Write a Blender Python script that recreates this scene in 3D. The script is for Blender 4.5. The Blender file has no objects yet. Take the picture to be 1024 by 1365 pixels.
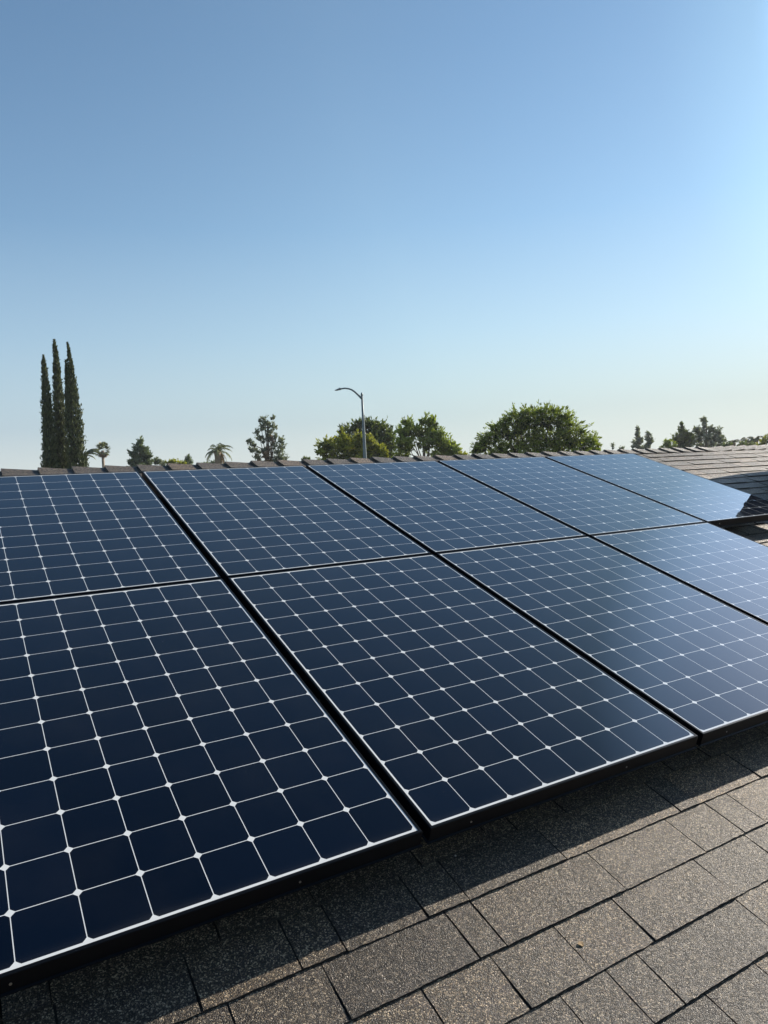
import bpy, math, random
import numpy as np
from mathutils import Matrix, Vector
S = bpy.context.scene
C = S.collection
PI = math.pi
R_ = math.radians

# ------------------------------------------------------------------ camera
TH = R_(18.43)                       # roof pitch (4 in 12)
CT, ST = math.cos(TH), math.sin(TH)
Z0 = 4.0                             # height of the array's mid line above the ground
F = 969.65                           # focal length in pixels of the 1365 px tall photograph
RC = np.array([[0.85956173, 0.49796256, -0.11483431],
               [-0.06595129, 0.33092533, 0.94134949],
               [0.50675838, -0.80157452, 0.31729202]])
CAMP = (-0.97223, 2.69833, -1.31090)

def W(u, v, n):
    """roof coordinates (u along the ridge, v down the slope, n into the roof) -> world"""
    return Vector((u, -v * CT + n * ST, Z0 - v * ST - n * CT))
M3 = Matrix(((1, 0, 0), (0, -CT, ST), (0, -ST, -CT)))
cam_d = bpy.data.cameras.new('camera')
cam = bpy.data.objects.new('camera', cam_d); C.objects.link(cam)
rx, ry, rz = [M3 @ Vector(RC[i]) for i in range(3)]
m = Matrix.Identity(4)
for i in range(3):
    m[i][0] = rx[i]; m[i][1] = -ry[i]; m[i][2] = -rz[i]; m[i][3] = W(*CAMP)[i]
cam.matrix_world = m
cam_d.sensor_fit = 'VERTICAL'; cam_d.sensor_height = 36
cam_d.lens = F / 1365 * 36
cam_d.clip_start = 0.05; cam_d.clip_end = 9000
S.camera = cam
CAM = W(*CAMP)

# ------------------------------------------------------------------ sky, sun, exposure
sd = M3 @ Vector((2.4, -0.62, -1.0)); sd.normalize()      # towards the sun
SUN_EL = math.asin(sd.z); SUN_AZ = math.atan2(sd.x, sd.y)  # azimuth clockwise from +Y
w = bpy.data.worlds.new('World'); S.world = w; w.use_nodes = True
nt = w.node_tree; bg = nt.nodes['Background']
sky = nt.nodes.new('ShaderNodeTexSky'); sky.sky_type = 'NISHITA'; sky.sun_disc = False
sky.sun_elevation = SUN_EL; sky.sun_rotation = SUN_AZ
sky.altitude = 100; sky.air_density = 1.0; sky.dust_density = 0.6; sky.ozone_density = 2.0
bg.inputs[1].default_value = 0.10
def world_nodes():
    # the air near the horizon: pale haze over the clear sky, brighter and whiter towards the sun
    def nd(k, **kw):
        x = nt.nodes.new(k)
        for a, b in kw.items(): setattr(x, a, b)
        return x
    tc = nd('ShaderNodeTexCoord'); nrm = nd('ShaderNodeVectorMath', operation='NORMALIZE'); nt.links.new(tc.outputs['Generated'], nrm.inputs[0])
    dot = nd('ShaderNodeVectorMath', operation='DOT_PRODUCT'); nt.links.new(nrm.outputs[0], dot.inputs[0]); dot.inputs[1].default_value = tuple(sd)
    sx = nd('ShaderNodeSeparateXYZ'); nt.links.new(nrm.outputs[0], sx.inputs[0])
    def ramp(f, stops):
        x = nd('ShaderNodeValToRGB'); e = x.color_ramp.elements
        while len(e) < len(stops): e.new(.5)
        for q, (p_, c) in zip(e, stops): q.position = p_; q.color = (*c, 1)
        nt.links.new(f, x.inputs[0]); return x.outputs[0]
    def mix(f, a, b, blend='MIX'):
        x = nd('ShaderNodeMix', data_type='RGBA', blend_type=blend); x.clamp_result = False
        for q, i in ((f, 0), (a, 6), (b, 7)):
            if isinstance(q, float): x.inputs[i].default_value = q
            else: nt.links.new(q, x.inputs[i])
        return x.outputs[2]
    gain = ramp(dot.outputs['Value'], [(.0, (.93, 1.06, 1.07)), (.66, (.92, 1.03, .98)), (.88, (.69, .87, .91)), (.925, (.70, .92, .95)), (.955, (1.0, 1.0, 1.0)), (1.0, (1.0, 1.0, 1.0))])
    hz = ramp(dot.outputs['Value'], [(.15, (.49, .59, .68)), (.65, (.555, .645, .675)), (.86, (.64, .685, .675)), (1, (.78, .82, .80))])
    lo = ramp(sx.outputs[2], [(0, (.9, .9, .9)), (.035, (.55, .55, .55)), (.08, (0, 0, 0))])
    sl = nd('ShaderNodeSeparateColor'); nt.links.new(lo, sl.inputs[0])
    white = nd('ShaderNodeRGB'); white.outputs[0].default_value = (.74, .79, .76, 1)
    hz = mix(sl.outputs[0], hz, white.outputs[0])
    sc = nd('ShaderNodeVectorMath', operation='SCALE'); nt.links.new(hz, sc.inputs[0]); sc.inputs[3].default_value = HZ
    wt = ramp(sx.outputs[2], [(0, (1, 1, 1)), (.08, (.82, .82, .82)), (.19, (.36, .36, .36)), (.32, (.05, .05, .05)), (.5, (0, 0, 0))])
    sp = nd('ShaderNodeSeparateColor'); nt.links.new(wt, sp.inputs[0])
    col = mix(sp.outputs[0], mix(1.0, sky.outputs[0], gain, 'MULTIPLY'), sc.outputs[0])
    au = ramp(dot.outputs['Value'], [(.924, (0, 0, 0)), (.952, (.15, .40, .72)), (1, (.2, .5, 1))])     # bright sky round the sun
    asc = nd('ShaderNodeVectorMath', operation='SCALE'); nt.links.new(au, asc.inputs[0]); asc.inputs[3].default_value = HZ * AUR
    ad = nd('ShaderNodeVectorMath', operation='ADD'); nt.links.new(col, ad.inputs[0]); nt.links.new(asc.outputs[0], ad.inputs[1]); col = ad.outputs[0]
    nt.links.new(col, bg.inputs[0])
EXPO = 1.5
AUR = 1.0
HZ = 1 / (.10 * EXPO)
world_nodes()
sun_d = bpy.data.lights.new('sun', 'SUN'); sun_d.energy = 5.0; sun_d.angle = R_(0.53)
sun_d.color = (1.0, 0.90, 0.76)
sun = bpy.data.objects.new('sun', sun_d); C.objects.link(sun)
sun.rotation_euler = sd.to_track_quat('Z', 'Y').to_euler(); sun.location = (20, 0, 20)
S.view_settings.view_transform = 'Standard'; S.view_settings.look = 'None'
S.view_settings.exposure = math.log2(EXPO); S.view_settings.gamma = 1; S.view_settings.use_curve_mapping = False

# ------------------------------------------------------------------ node helpers
def mat(name):
    m = bpy.data.materials.new(name); m.use_nodes = True
    return m, m.node_tree, m.node_tree.nodes['Principled BSDF']
class N:
    def __init__(s, t): s.t = t
    def n(s, kind, **kw):
        x = s.t.nodes.new(kind)
        for k, v in kw.items(): setattr(x, k, v)
        return x
    def l(s, a, b): s.t.links.new(a, b)
    def math(s, op, a, b=None, c=None, clamp=False):
        x = s.n('ShaderNodeMath', operation=op); x.use_clamp = clamp
        for i, q in enumerate((a, b, c)):
            if q is None: continue
            if isinstance(q, (int, float)): x.inputs[i].default_value = q
            else: s.l(q, x.inputs[i])
        return x.outputs[0]
    def mix(s, f, a, b, blend='MIX'):
        x = s.n('ShaderNodeMix', data_type='RGBA', blend_type=blend)
        for q, i in ((f, 0), (a, 6), (b, 7)):
            if isinstance(q, (int, float)): x.inputs[i].default_value = q
            elif isinstance(q, tuple): x.inputs[i].default_value = (*q, 1)
            else: s.l(q, x.inputs[i])
        return x.outputs[2]
    def noise(s, vec, scale, detail=3, rough=.5):
        x = s.n('ShaderNodeTexNoise'); x.inputs['Scale'].default_value = scale
        x.inputs['Detail'].default_value = detail; x.inputs['Roughness'].default_value = rough
        if vec is not None: s.l(vec, x.inputs['Vector'])
        return x.outputs[0]
    def ramp(s, f, *stops):
        x = s.n('ShaderNodeValToRGB'); e = x.color_ramp.elements
        while len(e) < len(stops): e.new(.5)
        for q, (p, c) in zip(e, stops): q.position = p; q.color = (*c, 1)
        s.l(f, x.inputs[0]); return x.outputs[0]

def simple(name, col, rough=.6, metal=0, noise=None, amt=.15, bump=0, bscale=40):
    m, t, b = mat(name); g = N(t)
    b.inputs['Roughness'].default_value = rough; b.inputs['Metallic'].default_value = metal
    co = g.n('ShaderNodeTexCoord').outputs['Object']
    f = g.noise(co, noise or 8, 4)
    lo = tuple(c * (1 - amt) for c in col); hi = tuple(min(1, c * (1 + amt)) for c in col)
    g.l(g.ramp(f, (.3, lo), (.7, hi)), b.inputs['Base Color'])
    if bump:
        bp = g.n('ShaderNodeBump'); bp.inputs['Strength'].default_value = bump; bp.inputs['Distance'].default_value = .01
        g.l(g.noise(co, bscale, 4), bp.inputs['Height']); g.l(bp.outputs[0], b.inputs['Normal'])
    return m

# shingle: ceramic granules, each shingle its own blend of granule colours
def shingle_material():
    m, t, b = mat('asphalt_shingle'); g = N(t)
    co = g.n('ShaderNodeTexCoord').outputs['Object']
    at = g.n('ShaderNodeAttribute'); at.attribute_name = 'tint'
    tint = at.outputs['Fac']
    vo = g.n('ShaderNodeTexVoronoi'); vo.inputs['Scale'].default_value = 370; g.l(co, vo.inputs['Vector'])
    sep = g.n('ShaderNodeSeparateColor'); g.l(vo.outputs['Color'], sep.inputs[0])
    gran = g.ramp(sep.outputs[0], (0, (.004, .004, .004)), (.42, (.010, .009, .008)), (.62, (.045, .037, .029)), (.84, (.17, .145, .108)), (1, (.50, .45, .36)))
    base = g.ramp(tint, (0, (.030, .027, .026)), (.35, (.052, .045, .040)), (.7, (.074, .063, .052)), (1, (.092, .068, .050)))
    big = g.noise(co, 5.5, 4, .6)
    base = g.mix(g.math('MULTIPLY', g.math('SUBTRACT', big, .35, clamp=True), 1.2, clamp=True), base, (.082, .074, .054))
    pur = g.noise(co, 19, 2)
    base = g.mix(g.math('MULTIPLY', g.math('SUBTRACT', pur, .5, clamp=True), 4, clamp=True), base, (.068, .052, .064))
    mid = g.noise(co, 46, 3)
    col = g.mix(.80, base, gran)
    col = g.mix(1.0, col, g.ramp(mid, (.25, (.78, .78, .78)), (.75, (1.22, 1.20, 1.16))), 'MULTIPLY')
    tone = g.ramp(tint, (0, (.62, .60, .60)), (.35, (.88, .86, .84)), (.65, (1.12, 1.06, .98)), (1, (1.42, 1.22, 1.02)))
    col = g.mix(1.0, col, tone, 'MULTIPLY')
    col = g.mix(1.0, col, (1.06, .98, .90), 'MULTIPLY')
    g.l(col, b.inputs['Base Color'])
    g.l(g.math('MULTIPLY_ADD', sep.outputs[1], .45, .34), b.inputs['Roughness'])
    b.inputs['Specular IOR Level'].default_value = .5
    bp = g.n('ShaderNodeBump'); bp.inputs['Strength'].default_value = .85; bp.inputs['Distance'].default_value = .0016
    h = g.math('MULTIPLY_ADD', vo.outputs['Distance'], -1.0, sep.outputs[2])
    h = g.math('ADD', h, g.math('MULTIPLY', mid, 2.0))
    g.l(h, bp.inputs['Height']); g.l(bp.outputs[0], b.inputs['Normal'])
    return m
SHINGLE = shingle_material()
FELT = simple('shingle_underlay', (.012, .011, .010), .9)

PIT = .1275; PW = 8 * PIT + .026; PH = 12 * PIT + .029; GU = .0257; GV = .0135
def cell_material():
    m, t, b = mat('solar_cells_under_glass'); g = N(t)
    tc = g.n('ShaderNodeTexCoord').outputs['Object']
    sx = g.n('ShaderNodeSeparateXYZ'); g.l(tc, sx.inputs[0])
    x = g.math('DIVIDE', g.math('SUBTRACT', sx.outputs[0], .013), PIT)
    y = g.math('DIVIDE', g.math('SUBTRACT', g.math('MULTIPLY', sx.outputs[1], -1), .0145), PIT)
    ax = g.math('ABSOLUTE', g.math('SUBTRACT', g.math('FRACT', x), .5))
    ay = g.math('ABSOLUTE', g.math('SUBTRACT', g.math('FRACT', y), .5))
    edge = g.math('LESS_THAN', g.math('MAXIMUM', ax, ay), .4927)
    rr = g.math('SQRT', g.math('ADD', g.math('MULTIPLY', ax, ax), g.math('MULTIPLY', ay, ay)))
    rnd = g.math('LESS_THAN', rr, .648)
    ins = g.math('MULTIPLY', g.math('MULTIPLY', g.math('GREATER_THAN', x, 0), g.math('LESS_THAN', x, 8)),
                 g.math('MULTIPLY', g.math('GREATER_THAN', y, 0), g.math('LESS_THAN', y, 12)))
    cell = g.math('MULTIPLY', g.math('MULTIPLY', edge, rnd), ins)
    # each cell a touch different
    fl = g.n('ShaderNodeCombineXYZ'); g.l(g.math('FLOOR', x), fl.inputs[0]); g.l(g.math('FLOOR', y), fl.inputs[1])
    oi = g.n('ShaderNodeObjectInfo'); g.l(oi.outputs['Random'], fl.inputs[2])
    wn = g.n('ShaderNodeTexWhiteNoise'); g.l(fl.outputs[0], wn.inputs['Vector'])
    cc = g.mix(wn.outputs['Value'], (.0004, .0026, .0090), (.0012, .0044, .0135))
    col = g.mix(cell, (.64, .65, .64), cc)
    # thin film of dust and a few specks on the glass
    dust = g.noise(tc, 3.2, 5, .62)
    vo = g.n('ShaderNodeTexVoronoi'); vo.inputs['Scale'].default_value = 13; g.l(tc, vo.inputs['Vector'])
    sep = g.n('ShaderNodeSeparateColor'); g.l(vo.outputs['Color'], sep.inputs[0])
    speck = g.math('MULTIPLY', g.math('LESS_THAN', vo.outputs['Distance'], .018), g.math('GREATER_THAN', sep.outputs[0], .55))
    dm = g.math('ADD', g.math('MULTIPLY', g.math('SUBTRACT', dust, .45, clamp=True), .035), g.math('MULTIPLY', speck, .22), clamp=True)
    low = g.math('POWER', g.math('SUBTRACT', 1, g.math('DIVIDE', g.math('ABSOLUTE', g.math('SUBTRACT', 12.0, y)), .22), clamp=True), 2)
    dm = g.math('ADD', dm, g.math('MULTIPLY', g.math('MULTIPLY', low, dust), .05), clamp=True)
    col = g.mix(dm, col, (.36, .34, .30))
    g.l(col, b.inputs['Base Color'])
    # anti-reflective glass: next to nothing reflected head-on, a strong mirror at grazing angles
    b.inputs['Specular IOR Level'].default_value = 0; b.inputs['Roughness'].default_value = .6
    ge = g.n('ShaderNodeNewGeometry'); dt = g.n('ShaderNodeVectorMath', operation='DOT_PRODUCT')
    g.l(ge.outputs['Incoming'], dt.inputs[0]); g.l(ge.outputs['Normal'], dt.inputs[1])
    cs = g.math('ABSOLUTE', dt.outputs['Value'])
    fr = g.math('MULTIPLY_ADD', g.math('POWER', g.math('SUBTRACT', 1, cs, clamp=True), 3.7), .96, .017)
    gl = g.n('ShaderNodeBsdfGlossy'); gl.inputs['Color'].default_value = (1, 1, 1, 1)
    sm = g.noise(tc, 1.7, 6, .65)
    g.l(g.math('MULTIPLY_ADD', g.math('SUBTRACT', sm, .5, clamp=True), .35, .012), gl.inputs['Roughness'])
    wb = g.n('ShaderNodeBump'); wb.inputs['Strength'].default_value = .02; wb.inputs['Distance'].default_value = .01
    g.l(g.noise(tc, 9, 1), wb.inputs['Height']); g.l(wb.outputs[0], gl.inputs['Normal'])
    mx = g.n('ShaderNodeMixShader'); g.l(fr, mx.inputs[0]); g.l(b.outputs[0], mx.inputs[1]); g.l(gl.outputs[0], mx.inputs[2])
    g.l(mx.outputs[0], t.nodes['Material Output'].inputs[0])
    return m
CELLS = cell_material()
FRAME = simple('black_anodised_aluminium', (.003, .0035, .005), .30, 0, 30, .1)
FRAME.node_tree.nodes['Principled BSDF'].inputs['Specular IOR Level'].default_value = .14
RAIL = simple('dark_mounting_aluminium', (.03, .03, .032), .42, .6)
SCREW = simple('bright_screw_steel', (.55, .55, .53), .3, 1)
STUCCO = simple('tan_stucco', (.42, .36, .28), .9, 0, 6, .08, .4, 90)
FASCIA = simple('brown_painted_fascia', (.12, .07, .045), .6)
GLASSW = simple('dark_window_glass', (.02, .025, .03), .05)
STONE = simple('weathered_grey_brown_stone', (.10, .088, .078), .85, 0, 14, .35, .5, 60)
CONC = simple('mortar_cap_concrete', (.35, .33, .30), .85, 0, 12, .15)
GALV = simple('grey_green_painted_steel', (.17, .20, .205), .5, .2, 12, .12)
LUM = simple('luminaire_grey_housing', (.26, .26, .26), .45, .3)
LENS = simple('frosted_lamp_lens', (.55, .56, .56), .2)
BARK = simple('bark_brown', (.10, .072, .05), .9, 0, 3, .3, .5, 14)
PBARK = simple('palm_bark_grey_brown', (.26, .20, .14), .9, 0, 5, .25)
LITTER = simple('dry_tan_leaf', (.30, .20, .10), .8)

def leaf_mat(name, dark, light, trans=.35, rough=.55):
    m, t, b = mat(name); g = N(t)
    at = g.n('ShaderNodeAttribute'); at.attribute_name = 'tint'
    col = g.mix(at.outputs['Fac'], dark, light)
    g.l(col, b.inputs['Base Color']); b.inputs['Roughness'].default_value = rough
    b.inputs['Specular IOR Level'].default_value = .3
    tr = g.n('ShaderNodeBsdfTranslucent')
    g.l(g.mix(1.0, col, (1.25, 1.25, .55), 'MULTIPLY'), tr.inputs[0])
    mx = g.n('ShaderNodeMixShader'); mx.inputs[0].default_value = trans
    g.l(b.outputs[0], mx.inputs[1]); g.l(tr.outputs[0], mx.inputs[2])
    g.l(mx.outputs[0], t.nodes['Material Output'].inputs[0])
    return m
L_CYP = leaf_mat('cypress_foliage', (.016, .030, .015), (.13, .15, .060), .12, .7)
L_PINE = leaf_mat('pine_foliage', (.030, .054, .034), (.22, .27, .16), .3, .6)
L_DRY = leaf_mat('dry_brown_foliage', (.12, .08, .055), (.36, .26, .18), .3)
L_DARK = leaf_mat('dark_green_leaves', (.014, .032, .012), (.18, .23, .065), .36)
L_YEL = leaf_mat('yellow_green_leaves', (.026, .048, .012), (.40, .41, .060), .42)
L_MES = leaf_mat('feathery_green_leaves', (.012, .028, .008), (.36, .44, .080), .42)
L_PALM = leaf_mat('palm_frond_green', (.060, .080, .045), (.26, .27, .14), .3, .45)
L_GREY = leaf_mat('grey_green_leaves', (.040, .062, .045), (.28, .31, .21), .3)

# ------------------------------------------------------------------ mesh helpers
def tag(o, label=None, cat=None, group=None, kind=None):
    if label: o['label'] = label
    if cat: o['category'] = cat
    if group: o['group'] = group
    if kind: o['kind'] = kind
    return o
def empty(name, mw, label, cat, group=None):
    o = bpy.data.objects.new(name, None); C.objects.link(o); o.matrix_world = mw
    o.empty_display_size = .2
    return tag(o, label, cat, group)
class MB:
    def __init__(s): s.v = []; s.f = []; s.mi = []; s.t = []
    def quad(s, pts, mi=0, tint=.5):
        k = len(s.v); s.v += [tuple(p) for p in pts]; s.f.append(tuple(range(k, k + len(pts)))); s.mi.append(mi); s.t.append(tint)
    def box(s, x0, x1, y0, y1, z0, z1, mi=0, tint=.5):
        k = len(s.v)
        s.v += [(x, y, z) for z in (z0, z1) for y in (y0, y1) for x in (x0, x1)]
        for q in ((0, 2, 3, 1), (4, 5, 7, 6), (0, 1, 5, 4), (2, 6, 7, 3), (0, 4, 6, 2), (1, 3, 7, 5)):
            s.f.append(tuple(k + i for i in q)); s.mi.append(mi); s.t.append(tint)
    def tube(s, pts, rad, seg=8, cap=True, mi=0, tint=.5):
        pts = [Vector(p) for p in pts]; k0 = len(s.v); up = Vector((0, 0, 1))
        for i, p in enumerate(pts):
            d = (pts[min(i + 1, len(pts) - 1)] - pts[max(i - 1, 0)]).normalized()
            a = d.cross(up if abs(d.z) < .9 else Vector((1, 0, 0))).normalized(); b = d.cross(a)
            r = rad[i] if isinstance(rad, (list, tuple)) else rad
            for j in range(seg):
                t = 2 * PI * j / seg; s.v.append(tuple(p + (a * math.cos(t) + b * math.sin(t)) * r))
        for i in range(len(pts) - 1):
            for j in range(seg):
                a0 = k0 + i * seg + j; a1 = k0 + i * seg + (j + 1) % seg
                s.f.append((a0, a1, a1 + seg, a0 + seg)); s.mi.append(mi); s.t.append(tint)
        if cap:
            s.f.append(tuple(k0 + j for j in range(seg))[::-1]); s.mi.append(mi); s.t.append(tint)
            k = k0 + (len(pts) - 1) * seg
            s.f.append(tuple(k + j for j in range(seg))); s.mi.append(mi); s.t.append(tint)
    def build(s, name, mats, parent=None, smooth=False, tint=False):
        return build(name, s.v, s.f, mats, parent, s.mi, s.t if tint else None, smooth)
def build(name, v, f, mats, parent=None, mi=None, tint=None, smooth=False):
    me = bpy.data.meshes.new(name); me.from_pydata(v, [], f)
    if not isinstance(mats, (list, tuple)): mats = [mats]
    for m_ in mats: me.materials.append(m_)
    if mi is not None and any(mi): me.polygons.foreach_set('material_index', mi)
    if smooth: me.polygons.foreach_set('use_smooth', [True] * len(me.polygons))
    if tint is not None:
        a = me.attributes.new('tint', 'FLOAT', 'FACE'); a.data.foreach_set('value', np.asarray(tint, dtype=np.float32))
    me.update()
    o = bpy.data.objects.new(name, me); C.objects.link(o)
    if parent: o.parent = parent
    return o

# ------------------------------------------------------------------ ground, road
rnd = random.Random(7)
def ground():
    m_, t, b = mat('dry_suburban_ground'); g = N(t)
    co = g.n('ShaderNodeTexCoord').outputs['Object']
    g.l(g.ramp(g.noise(co, .06, 6), (.35, (.07, .085, .035)), (.55, (.13, .115, .07)), (.7, (.17, .145, .10))), b.inputs['Base Color'])
    b.inputs['Roughness'].default_value = .95
    a = MB(); a.quad([(-4000, -4000, 0), (4000, -4000, 0), (4000, 4000, 0), (-4000, 4000, 0)])
    tag(a.build('ground', m_), kind='structure')
    asph = simple('road_asphalt', (.05, .05, .052), .9, 0, 3, .15)
    a = MB(); a.quad([(-300, 31, .004), (300, 31, .004), (300, 39, .004), (-300, 39, .004)])
    tag(a.build('road', asph), kind='structure')
    cc = simple('pavement_concrete', (.36, .35, .32), .9, 0, 2, .1)
    a = MB(); a.box(-300, 300, 28.6, 31, -.05, .13); a.box(-300, 300, 39, 41, -.05, .13)
    tag(a.build('pavement', cc), kind='structure')
ground()

# ------------------------------------------------------------------ house
NS = .15                              # depth of the shingle surface below the panel tops
UL, UR = -5.0, 10.5
VR = -2.15                            # ridge line
VE = 4.19                             # eave
roofM = Matrix.Translation(Vector((0, 0, Z0))) @ Matrix.Rotation(TH, 4, 'X')   # local x=u, y=-v, z=-n
def L(u, v, n): return (u, -v, -n)    # roof coordinates -> local
def to_world_list(vs): return [tuple(roofM @ Vector(p)) for p in vs]
HOUSE = empty('house', Matrix.Identity(4), 'low house under the solar array, weathered brown shingle roof with thick ridge caps', 'house')

CUTS = {0: [-.28, -.06, .063, .394, .868, .954, 1.278], 1: [-.346, -.013, .065, .468, .794, .978, 1.088],
        2: [-.174, .015, .211, .411, .738], 3: [.239, .343, .725], 4: [.411, .595]}
def shingles(side):
    """near slope (side=1) or far slope (side=-1): every shingle tab its own sloping slab"""
    r = random.Random(11 if side > 0 else 12); mb = MB()
    V0 = 1.6745; E_ = .1425
    kmin = math.ceil((VR + .05 - V0) / E_); kmax = int((VE - V0) / E_)
    for k in range(kmin, kmax + 1):
        vb = V0 + k * E_; vt = vb - E_ - .012
        if vt < VR + .02: vt = VR + .02
        cuts = list(CUTS.get(k, [])) if side > 0 else []
        if cuts:
            lo, hi = cuts[0], cuts[-1]
            x = lo
            while x > UL + .2: x -= r.uniform(.09, .34); cuts.append(x)
            x = hi
            while x < UR - .2: x += r.uniform(.09, .34); cuts.append(x)
            cuts = sorted(c for c in cuts if UL + .05 < c < UR - .05)
        else:
            x = UL + r.uniform(.05, .3)
            while x < UR - .1: cuts.append(x); x += r.choice((.10, .14, .18, .24, .30, .34)) * r.uniform(.85, 1.15)
        cuts = [UL] + cuts + [UR]
        for i in range(len(cuts) - 1):
            gp = r.uniform(.0014, .0026) if side > 0 and vb > .8 else r.uniform(.0015, .004); a, b = cuts[i] + gp, cuts[i + 1] - gp
            thick = r.random() < .5
            t = .0046 + ((.0028 if side > 0 and vb > .8 else .0042) if thick else 0) + r.uniform(-.0005, .0006)
            tint = min(1, max(0, r.gauss(.45, .24)))
            near = side > 0 and 1.2 < vb < 2.7 and -1.4 < b and a < 2.4
            dv = r.uniform(-.0012, .0012)
            if near:
                nx = max(4, int((b - a) / .012)); ny = 5
            else:
                nx = max(1, int((b - a) / .12)); ny = 1
            wob = [r.uniform(-1, 1) for _ in range(nx + 1)]
            sk = r.uniform(-.0015, .0015)
            k0 = len(mb.v)
            for j in range(ny + 1):
                q = j / ny
                for ii in range(nx + 1):
                    p = ii / nx
                    uu = a + (b - a) * p; vv = vt + (vb - vt) * q; nn = NS + .001 - t * q
                    if near:
                        if ii in (0, nx): uu += sk * (q - .5) * 2 + r.uniform(-.0007, .0007)
                        nn += r.uniform(-.0002, .0002) + .0006 * math.sin(uu * 31 + k) * q
                    if j == ny: vv += dv + wob[ii] * (.0011 if near else .0008)
                    mb.v.append(L(uu, vv, nn))
            for j in range(ny):
                for ii in range(nx):
                    c0 = k0 + j * (nx + 1) + ii
                    mb.f.append((c0, c0 + nx + 1, c0 + nx + 2, c0 + 1)); mb.mi.append(0); mb.t.append(tint)
            # butt edge and the two cut sides
            base = len(mb.v)
            for ii in range(nx + 1):
                x_, y_, z_ = mb.v[k0 + ny * (nx + 1) + ii]; mb.v.append((x_, y_ + .0006, -(NS + .0024)))
            for ii in range(nx):
                c0 = k0 + ny * (nx + 1) + ii
                mb.f.append((c0, base + ii, base + ii + 1, c0 + 1)); mb.mi.append(1); mb.t.append(tint)
            for e in (0, nx):
                tl = mb.v[k0 + e]; bl = mb.v[k0 + ny * (nx + 1) + e]
                q4 = [tl, bl, (bl[0], bl[1], -(NS + .0024)), (tl[0], tl[1], -(NS + .0024))]
                if e: q4 = q4[::-1]
                mb.quad(q4, 1, tint)
    mb.quad([L(UL, VR, NS + .0022), L(UL, VE, NS + .0022), L(UR, VE, NS + .0022), L(UR, VR, NS + .0022)], 1)
    if side > 0: vs = to_world_list(mb.v)
    else:
        vs = to_world_list(mb.v); yr = W(0, VR, NS).y
        vs = [(x, 2 * yr - y, z) for x, y, z in vs]
        mb.f = [f[::-1] for f in mb.f]
    return build('roof', vs, mb.f, [SHINGLE, FELT], HOUSE, mb.mi, mb.t)
ROOF = shingles(1); shingles(-1)

def ridge_caps():
    pr = W(0, VR, NS)
    def one(u_, d, tint):
        """folded cap; d=+1: its thick exposed end faces -u"""
        mb = MB(); Lc = .30; rr = random.Random(int(u_ * 997))
        prof = []
        half = .138; nseg = 10; j1, j2 = rr.uniform(-.003, .003), rr.uniform(-.004, .004)
        for i in range(nseg + 1):
            s = -1 + 2 * i / nseg
            dist = s * half
            a = abs(dist); y = dist * CT; z = -a * ST
            z += .004 * math.exp(-(dist / .03) ** 2) - .0065   # slightly rounded fold
            prof.append((y, z))
        xs = [0, .04, .1, .2, Lc]
        def lift(x): return .0255 * (1 - x / Lc) - .0015
        rows_t, rows_b = [], []
        for x in xs:
            h = lift(x)
            rows_t.append([(x * d, y, z + h + j2 * (1 - x / Lc) * (1 if y > 0 else .3) + rr.uniform(-.0006, .0006)) for y, z in prof])
            th_ = .025 if x < .05 else .010
            rows_b.append([(x * d, y * .995, z + h - (th_ * max(.35, 1 - x * 3))) for y, z in prof])
        n_ = nseg + 1
        for r_ in rows_t: mb.v += r_
        for r_ in rows_b: mb.v += r_
        o = len(xs) * n_
        def F_(*q):
            q = q if d > 0 else q[::-1]; mb.f.append(tuple(q)); mb.mi.append(0); mb.t.append(tint)
        for a in range(len(xs) - 1):
            for b in range(nseg):
                i = a * n_ + b
                F_(i, i + n_, i + n_ + 1, i + 1)
                F_(o + i, o + i + 1, o + i + n_ + 1, o + i + n_)
            i = a * n_; F_(i, o + i, o + i + n_, i + n_)
            i = a * n_ + nseg; F_(i, i + n_, o + i + n_, o + i)
        for b in range(nseg): F_(b, b + 1, o + b + 1, o + b)
        k = (len(xs) - 1) * n_
        for b in range(nseg): F_(k + b, o + k + b, o + k + b + 1, k + b + 1)
        ob = mb.build('ridge_cap', SHINGLE, HOUSE, tint=True)
        ob.location = (u_ + j1, pr.y + rr.uniform(-.002, .002), pr.z)
    r = random.Random(5); u = -.70 - .203 * 21
    while u < 6.15:
        one(u, 1, min(1, max(0, r.gauss(.45, .2)))); u += .2025
    u = 6.60
    while u < UR: one(u, -1, min(1, max(0, r.gauss(.4, .2)))); u += .2085
    # saddle piece where the two runs meet
    one(6.385, -1, .5)
ridge_caps()

def house_body():
    e = W(0, VE, NS); yr = W(0, VR, NS).y; far = 2 * yr - e.y
    g = MB(); y0, y1 = e.y + .5, far - .5
    zw = e.z - .02
    g.box(UL + .4, UR - .4, y0, y1, -.02, zw)
    zr = W(0, VR, NS).z - .06
    for x in (UL + .4, UR - .4):
        g.quad([(x, y0, zw - .001), (x, y1, zw - .001), (x, yr, zr - .03)])
    g.build('wall', STUCCO, HOUSE)
    f = MB()
    f.box(UL, UR, e.y - .02, e.y + .02, e.z - .16, e.z - .012); f.build('fascia', FASCIA, HOUSE)
    f = MB(); f.box(UL, UR, far - .02, far + .02, e.z - .16, e.z - .012); f.build('fascia', FASCIA, HOUSE)
    s = MB()
    s.box(UL, UR, e.y + .02, y0, e.z - .03, e.z - .015); s.build('soffit', STUCCO, HOUSE)
    s = MB(); s.box(UL, UR, y1, far - .02, e.z - .03, e.z - .015); s.build('soffit', STUCCO, HOUSE)
house_body()

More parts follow.
